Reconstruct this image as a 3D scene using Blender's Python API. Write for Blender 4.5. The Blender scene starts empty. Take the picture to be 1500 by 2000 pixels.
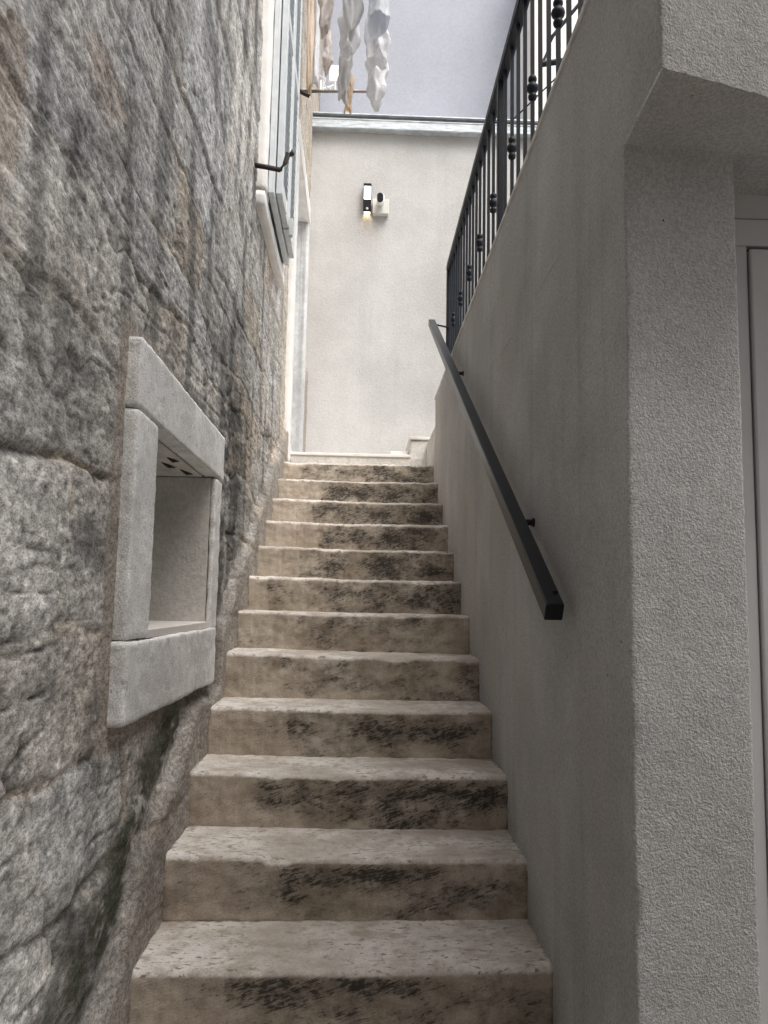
import bpy, math, random
import numpy as np
from mathutils import Matrix, Vector

R = math.radians
random.seed(7)
S = bpy.context.scene
COL = S.collection

# ------------------------------------------------------------------ camera
cam_d = bpy.data.cameras.new("camera")
cam = bpy.data.objects.new("camera", cam_d)
COL.objects.link(cam)
cam_d.sensor_fit = 'VERTICAL'
cam_d.sensor_height = 36.0
cam_d.lens = 36.0 * 1562.4256 / 2000.0
cam_d.clip_start = 0.02
cam_d.clip_end = 2000
_r = (0.99926248, -0.03305933, 0.0195339)
_u = (-0.02311895, -0.11178972, 0.99346292)
_f = (0.03065953, 0.99318183, 0.11247157)
cam.matrix_world = Matrix(((_r[0], _u[0], -_f[0], 0.0),
                           (_r[1], _u[1], -_f[1], 0.0),
                           (_r[2], _u[2], -_f[2], 1.47),
                           (0, 0, 0, 1)))
S.camera = cam

# ------------------------------------------------------------------ world, sun, exposure
SUN_EL, SUN_AZ = 60.0, 146.0          # azimuth clockwise from +Y: high, from behind on the right
W = bpy.data.worlds.new("World")
S.world = W
W.use_nodes = True
nt = W.node_tree
bg = nt.nodes["Background"]
sky = nt.nodes.new("ShaderNodeTexSky")
sky.sky_type = 'NISHITA'
sky.sun_disc = False
sky.sun_elevation = R(SUN_EL)
sky.sun_rotation = R(SUN_AZ)
sky.air_density = 1.0
sky.dust_density = 4.0
sky.ozone_density = 0.6
hs = nt.nodes.new("ShaderNodeHueSaturation")
hs.inputs['Saturation'].default_value = 0.42
nt.links.new(sky.outputs[0], hs.inputs['Color'])
nt.links.new(hs.outputs[0], bg.inputs[0])
bg.inputs[1].default_value = 0.13
sl = bpy.data.lights.new("sun", 'SUN')
sl.energy = 1.3
sl.angle = R(40)
sl.color = (1.0, 0.95, 0.88)
so = bpy.data.objects.new("sun", sl)
COL.objects.link(so)
_d = Vector((math.sin(R(SUN_AZ)) * math.cos(R(SUN_EL)), math.cos(R(SUN_AZ)) * math.cos(R(SUN_EL)), math.sin(R(SUN_EL))))
so.rotation_euler = (-_d).to_track_quat('-Z', 'Y').to_euler()
so.location = (3, -3, 12)
S.view_settings.view_transform = 'Standard'
S.view_settings.look = 'None'
S.view_settings.exposure = 1.15
S.view_settings.gamma = 1.0
S.render.engine = 'CYCLES'
S.cycles.max_bounces = 10
S.cycles.diffuse_bounces = 8
S.cycles.use_denoising = True
S.cycles.denoising_prefilter = 'NONE'

# ------------------------------------------------------------------ numpy noise
_rng = np.random.RandomState(3)
_perm = np.tile(_rng.permutation(256), 3).astype(np.int32)
_grad = _rng.normal(size=(256, 3))
_grad /= np.linalg.norm(_grad, axis=1)[:, None]


def pn(x, y, z):
    x, y, z = np.broadcast_arrays(np.asarray(x, float), np.asarray(y, float), np.asarray(z, float))
    xi, yi, zi = np.floor(x).astype(np.int32), np.floor(y).astype(np.int32), np.floor(z).astype(np.int32)
    xf, yf, zf = x - xi, y - yi, z - zi
    u, v, w = [t * t * t * (t * (t * 6 - 15) + 10) for t in (xf, yf, zf)]
    xi &= 255; yi &= 255; zi &= 255

    def g(a, b, c):
        h = _perm[_perm[_perm[(xi + a)] + yi + b] + zi + c]
        G = _grad[h]
        return G[..., 0] * (xf - a) + G[..., 1] * (yf - b) + G[..., 2] * (zf - c)
    x00 = g(0, 0, 0) * (1 - u) + g(1, 0, 0) * u
    x10 = g(0, 1, 0) * (1 - u) + g(1, 1, 0) * u
    x01 = g(0, 0, 1) * (1 - u) + g(1, 0, 1) * u
    x11 = g(0, 1, 1) * (1 - u) + g(1, 1, 1) * u
    return 1.5 * ((x00 * (1 - v) + x10 * v) * (1 - w) + (x01 * (1 - v) + x11 * v) * w)


def fbm(x, y, z, o=4, g=0.5):
    s, a = 0, 1.0
    for i in range(o):
        s = s + a * pn(x + 17.3 * i, y - 9.1 * i, z + 5.7 * i)
        x, y, z, a = x * 2.03, y * 2.03, z * 2.03, a * g
    return s


def sst(a, b, x):
    t = np.clip((x - a) / (b - a), 0, 1)
    return t * t * (3 - 2 * t)


# ------------------------------------------------------------------ object helpers
def tag(o, label=None, cat=None, group=None, kind=None):
    if label: o['label'] = label
    if cat: o['category'] = cat
    if group: o['group'] = group
    if kind: o['kind'] = kind
    return o


def empty(name, loc=(0, 0, 0)):
    o = bpy.data.objects.new(name, None)
    o.location = loc
    o.empty_display_size = 0.1
    COL.objects.link(o)
    return o


def link(name, me, mat=None, parent=None, smooth=False, bevel=0, seg=2):
    o = bpy.data.objects.new(name, me)
    COL.objects.link(o)
    if mat: me.materials.append(mat)
    if smooth:
        me.polygons.foreach_set('use_smooth', np.ones(len(me.polygons), bool))
    if bevel:
        m = o.modifiers.new('bevel', 'BEVEL')
        m.width = bevel
        m.segments = seg
        m.limit_method = 'ANGLE'
    if parent:
        o.parent = parent
        o.matrix_parent_inverse = Matrix.Translation(parent_world(parent)).inverted()
    return o


def parent_world(p):
    v = Vector((0, 0, 0))
    while p:
        v = v + p.location
        p = p.parent
    return v


class MB:
    """collects verts and faces for ONE mesh"""
    def __init__(s): s.v, s.f = [], []

    def add(s, vs, fs):
        n = len(s.v)
        s.v += [tuple(map(float, p)) for p in vs]
        s.f += [tuple(i + n for i in f) for f in fs]
        return s

    def box(s, x0, x1, y0, y1, z0, z1):
        vs = [(x, y, z) for x in (x0, x1) for y in (y0, y1) for z in (z0, z1)]
        return s.add(vs, [(0, 1, 3, 2), (4, 6, 7, 5), (0, 4, 5, 1), (2, 3, 7, 6), (0, 2, 6, 4), (1, 5, 7, 3)])

    def tube(s, pts, rad, n=12, square=False):
        pts = [Vector(p) for p in pts]
        rads = rad if isinstance(rad, (list, tuple)) else [rad] * len(pts)
        rings = []
        for i, p in enumerate(pts):
            t = (pts[min(i + 1, len(pts) - 1)] - pts[max(i - 1, 0)]).normalized()
            a = Vector((0, 0, 1)) if abs(t.z) < .9 else Vector((1, 0, 0))
            e1 = t.cross(a).normalized()
            e2 = t.cross(e1)
            off = math.pi / 4 if square else 0
            rings.append([p + (e1 * math.cos(2 * math.pi * k / n + off) + e2 * math.sin(2 * math.pi * k / n + off)) * rads[i] for k in range(n)])
        vs = [v for r in rings for v in r]
        fs = []
        for i in range(len(pts) - 1):
            for k in range(n):
                fs.append((i * n + k, i * n + (k + 1) % n, (i + 1) * n + (k + 1) % n, (i + 1) * n + k))
        fs.append(tuple(range(n - 1, -1, -1)))
        fs.append(tuple((len(pts) - 1) * n + k for k in range(n)))
        return s.add(vs, fs)

    def lathe(s, c, prof, n=16):
        vs, fs = [], []
        for (r, z) in prof:
            vs += [(c[0] + r * math.cos(2 * math.pi * k / n), c[1] + r * math.sin(2 * math.pi * k / n), c[2] + z) for k in range(n)]
        for i in range(len(prof) - 1):
            for k in range(n):
                fs.append((i * n + k, i * n + (k + 1) % n, (i + 1) * n + (k + 1) % n, (i + 1) * n + k))
        fs.append(tuple(range(n - 1, -1, -1)))
        fs.append(tuple((len(prof) - 1) * n + k for k in range(n)))
        return s.add(vs, fs)

    def mesh(s, name):
        me = bpy.data.meshes.new(name)
        me.from_pydata(s.v, [], s.f)
        me.validate()
        return me

    def build(s, name, mat=None, parent=None, smooth=False, bevel=0, seg=2):
        return link(name, s.mesh(name), mat, parent, smooth, bevel, seg)


def np_mesh(name, V, F, col=None):
    """V (n,3), F (m,4) quads, col (n,3) linear colour attribute"""
    me = bpy.data.meshes.new(name)
    V = np.ascontiguousarray(V, np.float32)
    F = np.ascontiguousarray(F, np.int32)
    me.vertices.add(len(V)); me.vertices.foreach_set('co', V.ravel())
    me.loops.add(F.size); me.loops.foreach_set('vertex_index', F.ravel())
    me.polygons.add(len(F))
    me.polygons.foreach_set('loop_start', np.arange(0, F.size, F.shape[1], dtype=np.int32))
    me.polygons.foreach_set('loop_total', np.full(len(F), F.shape[1], np.int32))
    if col is not None:
        a = me.color_attributes.new('Col', 'FLOAT_COLOR', 'POINT')
        c4 = np.ones((len(V), 4), np.float32)
        c4[:, :col.shape[1]] = np.clip(col, 0, 1)
        a.data.foreach_set('color', c4.ravel())
    me.update(calc_edges=True)
    me.validate()
    return me


def grid_faces(nu, nv, flip=False):
    i = np.arange((nu - 1))[:, None] * nv + np.arange(nv - 1)[None, :]
    f = np.stack([i, i + nv, i + nv + 1, i + 1], -1).reshape(-1, 4)
    return f[:, ::-1] if flip else f


def rough_box(name, x0, x1, y0, y1, z0, z1, sp, rad, amp, freq, mat, parent, seed=0, skew=None):
    """stone block: rounded edges, hammered faces; one closed mesh"""
    lo, hi = np.array([x0, y0, z0], float), np.array([x1, y1, z1], float)
    n = [max(2, int(math.ceil((hi[i] - lo[i]) / sp)) + 1) for i in range(3)]
    ax = [np.linspace(lo[i], hi[i], n[i]) for i in range(3)]
    VV, FF, off = [], [], 0
    for d in range(3):
        a, b = (d + 1) % 3, (d + 2) % 3
        A, B = np.meshgrid(ax[a], ax[b], indexing='ij')
        for side in (0, 1):
            P = np.zeros(A.shape + (3,))
            P[..., a], P[..., b], P[..., d] = A, B, (hi if side else lo)[d]
            VV.append(P.reshape(-1, 3))
            FF.append(grid_faces(n[a], n[b], flip=not side) + off)
            off += A.size
    V, F = np.concatenate(VV), np.concatenate(FF)
    key = np.round(V * 1e5).astype(np.int64)
    _, first, inv = np.unique(key, axis=0, return_index=True, return_inverse=True)
    V, F = V[first], inv.reshape(-1)[F]
    rn = rad * (1 + .6 * pn(V[:, 0] * 9 + seed, V[:, 1] * 9, V[:, 2] * 9))[:, None]
    q = np.clip(V, lo + rn, hi - rn)
    dv = V - q
    L = np.linalg.norm(dv, axis=1, keepdims=True)
    V = np.where(L > 1e-9, q + dv / np.maximum(L, 1e-9) * rn, V)
    nrm = dv / np.maximum(L, 1e-9)
    h = fbm(V[:, 0] * freq + seed, V[:, 1] * freq, V[:, 2] * freq, 4)
    h2 = pn(V[:, 0] * 5 + seed, V[:, 1] * 5, V[:, 2] * 5 + 3)
    V = V + nrm * (h * amp + h2 * amp * 1.2)[:, None]
    if skew is not None: V = skew(V)
    return link(name, np_mesh(name, V, F), mat, parent, smooth=True)


# ------------------------------------------------------------------ materials
def new_mat(name):
    m = bpy.data.materials.new(name)
    m.use_nodes = True
    t = m.node_tree
    return m, t, t.nodes['Principled BSDF']


def N(t, kind, **kw):
    n = t.nodes.new(kind)
    for k, v in kw.items():
        if k in n.inputs: n.inputs[k].default_value = v
        else: setattr(n, k, v)
    return n


def mixc(t, fac, a, b, blend='MIX'):
    n = t.nodes.new('ShaderNodeMix')
    n.data_type = 'RGBA'
    n.blend_type = blend
    for sock, val in ((n.inputs[0], fac), (n.inputs[6], a), (n.inputs[7], b)):
        if isinstance(val, bpy.types.NodeSocket): t.links.new(val, sock)
        elif isinstance(val, (int, float)): sock.default_value = val
        else: sock.default_value = (*val, 1)
    return n.outputs[2]


def ramp(t, src, a, b, va=0.0, vb=1.0):
    n = t.nodes.new('ShaderNodeMapRange')
    n.interpolation_type = 'SMOOTHSTEP'
    t.links.new(src, n.inputs[0])
    n.inputs[1].default_value, n.inputs[2].default_value = a, b
    n.inputs[3].default_value, n.inputs[4].default_value = va, vb
    return n.outputs[0]


def math_n(t, op, a, b=0.0):
    n = t.nodes.new('ShaderNodeMath')
    n.operation = op
    for i, v in enumerate((a, b)):
        if isinstance(v, bpy.types.NodeSocket): t.links.new(v, n.inputs[i])
        else: n.inputs[i].default_value = v
    return n.outputs[0]


def coords(t, scale=(1, 1, 1), rot=(0, 0, 0), loc=(0, 0, 0), which='Object'):
    tc = t.nodes.new('ShaderNodeTexCoord')
    mp = t.nodes.new('ShaderNodeMapping')
    mp.inputs['Scale'].default_value = scale
    mp.inputs['Rotation'].default_value = rot
    mp.inputs['Location'].default_value = loc
    t.links.new(tc.outputs[which], mp.inputs[0])
    return mp.outputs[0]


def noise(t, vec, scale, detail=4, rough=.55, dist=0):
    n = N(t, 'ShaderNodeTexNoise', Scale=scale, Detail=detail, Roughness=rough, Distortion=dist)
    t.links.new(vec, n.inputs['Vector'])
    return n.outputs[0]


def bump(t, bsdf, h, dist, strength=1.0, prev=None):
    b = N(t, 'ShaderNodeBump', Strength=strength, Distance=dist)
    t.links.new(h, b.inputs['Height'])
    if prev is not None: t.links.new(prev, b.inputs['Normal'])
    t.links.new(b.outputs[0], bsdf.inputs['Normal'])
    return b.outputs[0]


def paint(name, col, rough=.5, metal=0.0, var=.12, scale=6, bmp=0.0, bscale=80, spec=.5):
    m, t, b = new_mat(name)
    v = coords(t)
    f = noise(t, v, scale, 5)
    c = mixc(t, ramp(t, f, .3, .7), [x * (1 - var) for x in col], [min(1, x * (1 + var)) for x in col])
    t.links.new(c, b.inputs['Base Color'])
    b.inputs['Roughness'].default_value = rough
    b.inputs['Metallic'].default_value = metal
    b.inputs['Specular IOR Level'].default_value = spec
    if bmp: bump(t, b, noise(t, v, bscale, 3), bmp)
    return m


def attr_stone(name, fine=260, rough=.9, bmp=.0022):
    """stone whose colour comes from the mesh's own mineral colour, with crystal speckle on top"""
    m, t, b = new_mat(name)
    at = t.nodes.new('ShaderNodeAttribute'); at.attribute_name = 'Col'
    v = coords(t, (1, .5, 1))
    f1 = noise(t, v, fine, 3, .7)
    f2 = noise(t, v, fine * .36, 4, .65)
    k = math_n(t, 'ADD', math_n(t, 'MULTIPLY', f1, .5), math_n(t, 'MULTIPLY', f2, .5))
    sp = ramp(t, k, .37, .63, .52, 1.46)
    c = mixc(t, 1.0, at.outputs[0], sp, 'MULTIPLY')
    t.links.new(c, b.inputs['Base Color'])
    b.inputs['Roughness'].default_value = rough
    b.inputs['Specular IOR Level'].default_value = .25
    bump(t, b, f2, bmp * .9)
    return m


def plaster(name, col, grain=230, bmp=.0024, streak=.18, speck=.16, warm=None, contrast=.18, dotscale=58):
    m, t, b = new_mat(name)
    v = coords(t)
    g = noise(t, v, grain, 3, .6)
    g2 = noise(t, v, grain * .62, 2, .5)
    big = noise(t, v, 1.7, 5, .6)
    st = noise(t, coords(t, (5.5, 5.5, .22)), 1.6, 5, .6)
    c = mixc(t, ramp(t, big, .3, .7), [x * (1 - contrast) for x in col], [min(1, x * (1 + contrast * .6)) for x in col])
    c = mixc(t, ramp(t, st, .5, .72, 0, streak * 2.2), c, [x * .55 for x in col])
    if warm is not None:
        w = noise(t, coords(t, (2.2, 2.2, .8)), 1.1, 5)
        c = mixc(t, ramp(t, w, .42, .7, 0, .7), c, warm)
    gm = math_n(t, 'ADD', math_n(t, 'MULTIPLY', g, .5), math_n(t, 'MULTIPLY', noise(t, v, grain * .45, 2, .6), .5))
    pit = ramp(t, gm, .37, .62, 1 - speck * 2.2, 1 + speck)
    c = mixc(t, 1.0, c, pit, 'MULTIPLY')
    dots = ramp(t, noise(t, v, dotscale, 1, .3), .83, .845)
    c = mixc(t, dots, c, (.05, .045, .04))
    t.links.new(c, b.inputs['Base Color'])
    b.inputs['Roughness'].default_value = .92
    b.inputs['Specular IOR Level'].default_value = .2
    p = bump(t, b, g2, bmp * 1.2)
    bump(t, b, g, bmp, prev=p)
    return m


def limestone(name):
    """worn limestone of the flight: chiselled, lichen-blackened risers, pale pitted treads"""
    m, t, b = new_mat(name)
    tc = t.nodes.new('ShaderNodeTexCoord')
    oi = t.nodes.new('ShaderNodeObjectInfo')
    shift = t.nodes.new('ShaderNodeVectorMath'); shift.operation = 'ADD'
    rv = t.nodes.new('ShaderNodeVectorMath'); rv.operation = 'SCALE'
    rv.inputs[0].default_value = (13.7, 5.1, 9.3)
    t.links.new(oi.outputs['Random'], rv.inputs['Scale'])
    t.links.new(tc.outputs['Object'], shift.inputs[0]); t.links.new(rv.outputs[0], shift.inputs[1])
    P = shift.outputs[0]

    def mp(scale, rot=(0, 0, 0)):
        # strokes are turned first, then stretched along their own direction
        n = t.nodes.new('ShaderNodeMapping'); n.inputs['Rotation'].default_value = rot
        n2 = t.nodes.new('ShaderNodeMapping'); n2.inputs['Scale'].default_value = scale
        t.links.new(P, n.inputs[0]); t.links.new(n.outputs[0], n2.inputs[0])
        return n2.outputs[0]
    sep = t.nodes.new('ShaderNodeSeparateXYZ'); t.links.new(tc.outputs['Object'], sep.inputs[0])
    geo = t.nodes.new('ShaderNodeNewGeometry')
    nz = t.nodes.new('ShaderNodeSeparateXYZ'); t.links.new(geo.outputs['True Normal'], nz.inputs[0])
    at = t.nodes.new('ShaderNodeAttribute'); at.attribute_name = 'Col'      # r: tread zone, g: grime along the back and ends
    zs = t.nodes.new('ShaderNodeSeparateColor'); t.links.new(at.outputs['Color'], zs.inputs[0])
    tread, grime, rnd = zs.outputs[0], zs.outputs[1], zs.outputs[2]
    big = noise(t, mp((1, 1, 1)), 4.5, 5, .6)
    med = noise(t, mp((1, 1, 1)), 17, 5, .65)
    fine = noise(t, mp((1, 1, 1)), 190, 3, .7)
    stroke = noise(t, mp((30, 20, 230), (0, R(19), 0)), 1.0, 4, .7, .6)
    # riser
    ris = mixc(t, ramp(t, big, .32, .68), (.40, .34, .27), (.60, .535, .455))
    ris = mixc(t, ramp(t, med, .45, .75, 0, .65), ris, (.25, .19, .13))
    lft = ramp(t, math_n(t, 'ADD', math_n(t, 'ADD', sep.outputs[0], math_n(t, 'MULTIPLY', rnd, .22)), math_n(t, 'MULTIPLY', med, .05)), -.200, -.184, 1.0, 0.0)
    ris = mixc(t, math_n(t, 'MULTIPLY', lft, .45), ris, (.52, .44, .365))
    ris = mixc(t, ramp(t, noise(t, mp((1, 1, 1.6)), 9, 4, .6), .56, .72, 0, .65), ris, (.60, .53, .45))
    lich = noise(t, mp((1.5, 1.5, 3.2)), 5.0, 5, .65)
    ln = math_n(t, 'MULTIPLY', math_n(t, 'SUBTRACT', lich, .5), 1.9)
    mm = math_n(t, 'ADD', math_n(t, 'MULTIPLY', at.outputs['Alpha'], .72), ln)
    mm = math_n(t, 'MULTIPLY', mm, math_n(t, 'SUBTRACT', 1.0, math_n(t, 'MULTIPLY', lft, .5)))
    wash = math_n(t, 'MULTIPLY', ramp(t, mm, -.12, .75), ramp(t, med, .15, .6))
    ris = mixc(t, math_n(t, 'MULTIPLY', wash, .82), ris, (.150, .132, .110))
    crumb = noise(t, mp((1, 1, 1)), 62, 4, .65)
    strk2 = math_n(t, 'ADD', math_n(t, 'MULTIPLY', stroke, .66), math_n(t, 'MULTIPLY', crumb, .34))
    crust = ramp(t, math_n(t, 'ADD', strk2, math_n(t, 'MULTIPLY', mm, .25)), .60, .72)
    ris = mixc(t, math_n(t, 'MULTIPLY', crust, .9), ris, (.036, .032, .027))
    # tread
    trd = mixc(t, ramp(t, big, .3, .7), (.46, .41, .36), (.80, .765, .725))
    trd = mixc(t, ramp(t, med, .48, .70, 0, .7), trd, (.36, .295, .23))
    trd = mixc(t, ramp(t, noise(t, mp((1, 1.6, 1)), 6.5, 5, .65), .50, .68, 0, .55), trd, (.40, .34, .275))
    pits = noise(t, mp((38, 70, 40)), 1.0, 3, .6)
    pm = ramp(t, pits, .55, .66)
    trd = mixc(t, math_n(t, 'MULTIPLY', pm, ramp(t, big, .36, .56)), trd, (.30, .255, .21))
    c = mixc(t, ramp(t, tread, .25, .75), ris, trd)
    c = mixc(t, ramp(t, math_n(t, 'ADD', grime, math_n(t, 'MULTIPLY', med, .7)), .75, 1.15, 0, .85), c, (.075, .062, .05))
    c = mixc(t, 1.0, c, ramp(t, fine, .3, .7, .88, 1.12), 'MULTIPLY')
    t.links.new(c, b.inputs['Base Color'])
    b.inputs['Roughness'].default_value = .78
    b.inputs['Specular IOR Level'].default_value = .3
    p = bump(t, b, stroke, .0022)
    bump(t, b, pits, .002, prev=p)
    return m


def zinc_mat():
    m, t, b = new_mat('zinc sheet')
    n1 = noise(t, coords(t, (1, 1, 6)), 9, 5, .6)
    n2 = noise(t, coords(t, (40, 40, 4)), 1.0, 4)
    c = mixc(t, ramp(t, n1, .35, .7), (.43, .47, .50), (.66, .71, .75))
    c = mixc(t, ramp(t, n2, .55, .75, 0, .35), c, (.33, .34, .34))
    t.links.new(c, b.inputs['Base Color'])
    b.inputs['Metallic'].default_value = .35
    b.inputs['Roughness'].default_value = .48
    return m


def cloth_mat(name, col, shade=.1):
    m, t, b = new_mat(name)
    v = coords(t)
    c = mixc(t, ramp(t, noise(t, v, 7, 5), .3, .7), [x * (1 - shade) for x in col], col)
    t.links.new(c, b.inputs['Base Color'])
    b.inputs['Roughness'].default_value = .95
    b.inputs['Specular IOR Level'].default_value = .1
    out = t.nodes['Material Output']
    tr = t.nodes.new('ShaderNodeBsdfTranslucent'); t.links.new(c, tr.inputs[0])
    mx = t.nodes.new('ShaderNodeMixShader'); mx.inputs[0].default_value = .52
    t.links.new(b.outputs[0], mx.inputs[1]); t.links.new(tr.outputs[0], mx.inputs[2]); t.links.new(mx.outputs[0], out.inputs[0])
    p = bump(t, b, noise(t, v, 26, 4, .6), .012)
    bump(t, b, noise(t, v, 600, 1), .0006, prev=p)
    return m


def glow_mat(name, col, e):
    m, t, b = new_mat(name)
    v = noise(t, coords(t), 20, 2)
    c = mixc(t, v, col, [min(1, x * 1.1) for x in col])
    t.links.new(c, b.inputs['Emission Color']); t.links.new(c, b.inputs['Base Color'])
    b.inputs['Emission Strength'].default_value = e
    return m


M = {}
M['rubble'] = attr_stone('rubble stone')
M['dressed'] = None


def dressed_mat():
    m, t, b = new_mat('dressed white limestone')
    v = coords(t)
    big = noise(t, v, 5, 5, .6)
    med = noise(t, v, 28, 5, .65)
    fine = noise(t, v, 240, 3, .7)
    c = mixc(t, ramp(t, big, .35, .7), (.72, .715, .705), (.88, .875, .865))
    c = mixc(t, ramp(t, med, .56, .74, 0, .6), c, (.36, .345, .32))
    c = mixc(t, ramp(t, noise(t, v, 75, 3, .6), .60, .72, 0, .55), c, (.30, .29, .27))
    lic = noise(t, coords(t, loc=(4, 2, 8)), 3.2, 5, .6)
    c = mixc(t, ramp(t, lic, .60, .72, 0, .45), c, (.38, .32, .23))
    c = mixc(t, 1.0, c, ramp(t, fine, .3, .7, .74, 1.24), 'MULTIPLY')
    t.links.new(c, b.inputs['Base Color'])
    b.inputs['Roughness'].default_value = .85
    p = bump(t, b, med, .003)
    bump(t, b, fine, .0022, prev=p)
    return m


M['dressed'] = dressed_mat()
M['reveal'] = plaster('limewashed reveal', (.64, .62, .585), grain=90, bmp=.002, streak=.25, speck=.06)
M['whitewash'] = plaster('flaking whitewash', (.66, .665, .665), grain=40, bmp=.002, streak=.35, speck=.05, contrast=.3)
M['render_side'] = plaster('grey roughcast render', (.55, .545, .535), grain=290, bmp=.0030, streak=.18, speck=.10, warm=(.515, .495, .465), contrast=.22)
M['render_back'] = plaster('pale roughcast render', (.555, .553, .545), grain=110, bmp=.0022, streak=.05, speck=.035, contrast=.1)
M['render_tall'] = plaster('lavender grey render', (.415, .432, .488), grain=80, bmp=.001, streak=.012, speck=.03, contrast=.06)
M['render_white'] = plaster('white render', (.84, .83, .80), grain=60, bmp=.003, streak=.03, speck=.03, contrast=.05)
M['coping'] = paint('coping stone', (.66, .63, .60), .8, var=.15, scale=12, bmp=.001)
M['marble'] = paint('white marble slab', (.76, .73, .70), .5, var=.08, scale=9)
M['steps'] = limestone('worn limestone')
M['limed'] = paint('limewashed white stone', (.80, .79, .77), .85, var=.07, scale=10, bmp=.002)
M['iron'] = paint('anthracite powder coat', (.009, .012, .018), .5, var=.2, scale=30, bmp=.0003, bscale=300, spec=.22)
M['rail'] = paint('anthracite handrail coat', (.010, .013, .016), .34, var=.15, scale=8, bmp=.0002, bscale=400, spec=.3)
M['rust'] = paint('dark rusty iron', (.022, .015, .012), .75, var=.4, scale=40, bmp=.001)
M['zinc'] = zinc_mat()
M['shutter'] = paint('pale grey blue shutter paint', (.59, .625, .645), .5, var=.07, scale=14, bmp=.0004)
M['shutter_dark'] = paint('grey paint under edge', (.45, .46, .46), .6, var=.08)
M['alu'] = paint('grey white coated door', (.56, .565, .56), .45, var=.05, scale=4)
M['gap'] = paint('black gap shadow', (.012, .012, .012), .8)  # flat black, stands for shadow between door parts
M['glass'] = paint('dusty window paint', (.52, .55, .53), .3, var=.06)
M['white_pl'] = paint('white plastic', (.80, .80, .78), .35, var=.03)
M['box_pl'] = paint('pale grey plastic', (.62, .62, .58), .45, var=.05)
M['black_pl'] = paint('black plastic', (.006, .006, .007), .35, var=.1, spec=.25)
M['lens'] = paint('dark lens glass', (.02, .02, .025), .08, var=.1)
M['glow'] = glow_mat('lit diffuser', (1.0, .93, .80), 2.6)
M['glow_low'] = glow_mat('lit slot', (1.0, .72, .42), 22.0)
M['rope'] = paint('white clothes line', (.72, .72, .70), .8)
M['pole'] = paint('grey steel tube', (.26, .24, .24), .4, .3, var=.15, scale=20)
M['paving'] = plaster('paving stone', (.36, .33, .30), grain=60, bmp=.004, streak=0, speck=.1)
M['cl_white'] = cloth_mat('white cotton', (.93, .935, .95))
M['cl_grey'] = cloth_mat('pale grey cotton', (.84, .84, .845))
M['cl_blue'] = cloth_mat('pale blue grey cotton', (.84, .86, .90))
M['cl_beige'] = cloth_mat('beige knit', (.86, .74, .60))
M['cl_blush'] = cloth_mat('greyish blush cotton', (.92, .88, .86))
M['cl_peach'] = cloth_mat('peach towel', (.93, .84, .73))

# ------------------------------------------------------------------ measured layout (metres, ground = .10)
XL, XR = -0.525, 0.497              # stone wall side, rendered wall side
D1, TR, RS, SK = 2.0406, 0.30, 0.165, 0.0142


def stair_z(y):
    return .594 + (y - 2.04) * .55


# ------------------------------------------------------------------ ground
gm = MB()
gm.add([(-40, -40, .10), (40, -40, .10), (40, 60, .10), (-40, 60, .10)], [(0, 1, 2, 3)])
tag(gm.build('ground', M['paving']), kind='structure')

# ------------------------------------------------------------------ staircase
stairs = empty('stone_staircase', (0, 1.44, .10))
tag(stairs, 'straight flight of worn limestone steps with blackened risers climbing between stone and rendered walls', 'staircase')
ZL = [.265, .43, .585, .759, .924, 1.089, 1.264, 1.424, 1.585, 1.750, 1.912, 2.075, 2.238, 2.402]
ZR = [.265, .43, .596, .753, .918, 1.085, 1.252, 1.419, 1.580, 1.742, 1.907, 2.068, 2.238, 2.405]
YS = [D1 + (k - 2) * TR for k in range(14)] + [5.90]


LICHEN = {2: [(.35, .75, .24, .3, 1), (.55, .8, .14, .22, 1), (.85, .6, .1, .2, .6)],
          3: [(.4, .75, .2, .25, .9), (.6, .75, .12, .2, 1), (.85, .5, .12, .3, .55)],
          4: [(.25, .6, .12, .4, .6), (.55, .7, .28, .35, 1), (.65, .4, .22, .4, .9), (.85, .6, .18, .3, 1)],
          5: [(.28, .6, .12, .4, .75), (.6, .6, .14, .35, 1), (.8, .55, .17, .35, .95)],
          6: [(.5, .8, .2, .15, .5), (.95, .4, .06, .5, .7)],
          7: [(.35, .8, .2, .2, .5), (.7, .8, .2, .2, .55), (.1, .2, .08, .2, .8)],
          8: [(.35, .5, .12, .4, .6), (.6, .5, .2, .4, .85), (.85, .5, .18, .5, .95)],
          9: [(.4, .5, .18, .5, .8), (.65, .5, .22, .5, .95), (.85, .5, .18, .5, .8)],
          10: [(.45, .6, .2, .5, .9), (.75, .5, .28, .5, 1)],
          11: [(.4, .6, .15, .45, 1), (.65, .5, .2, .5, .9), (.88, .5, .18, .5, 1)],
          12: [(.45, .6, .22, .5, 1), (.72, .5, .28, .5, .95)],
          13: [(.6, .6, .24, .45, .95), (.88, .4, .12, .5, .8)]}


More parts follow.
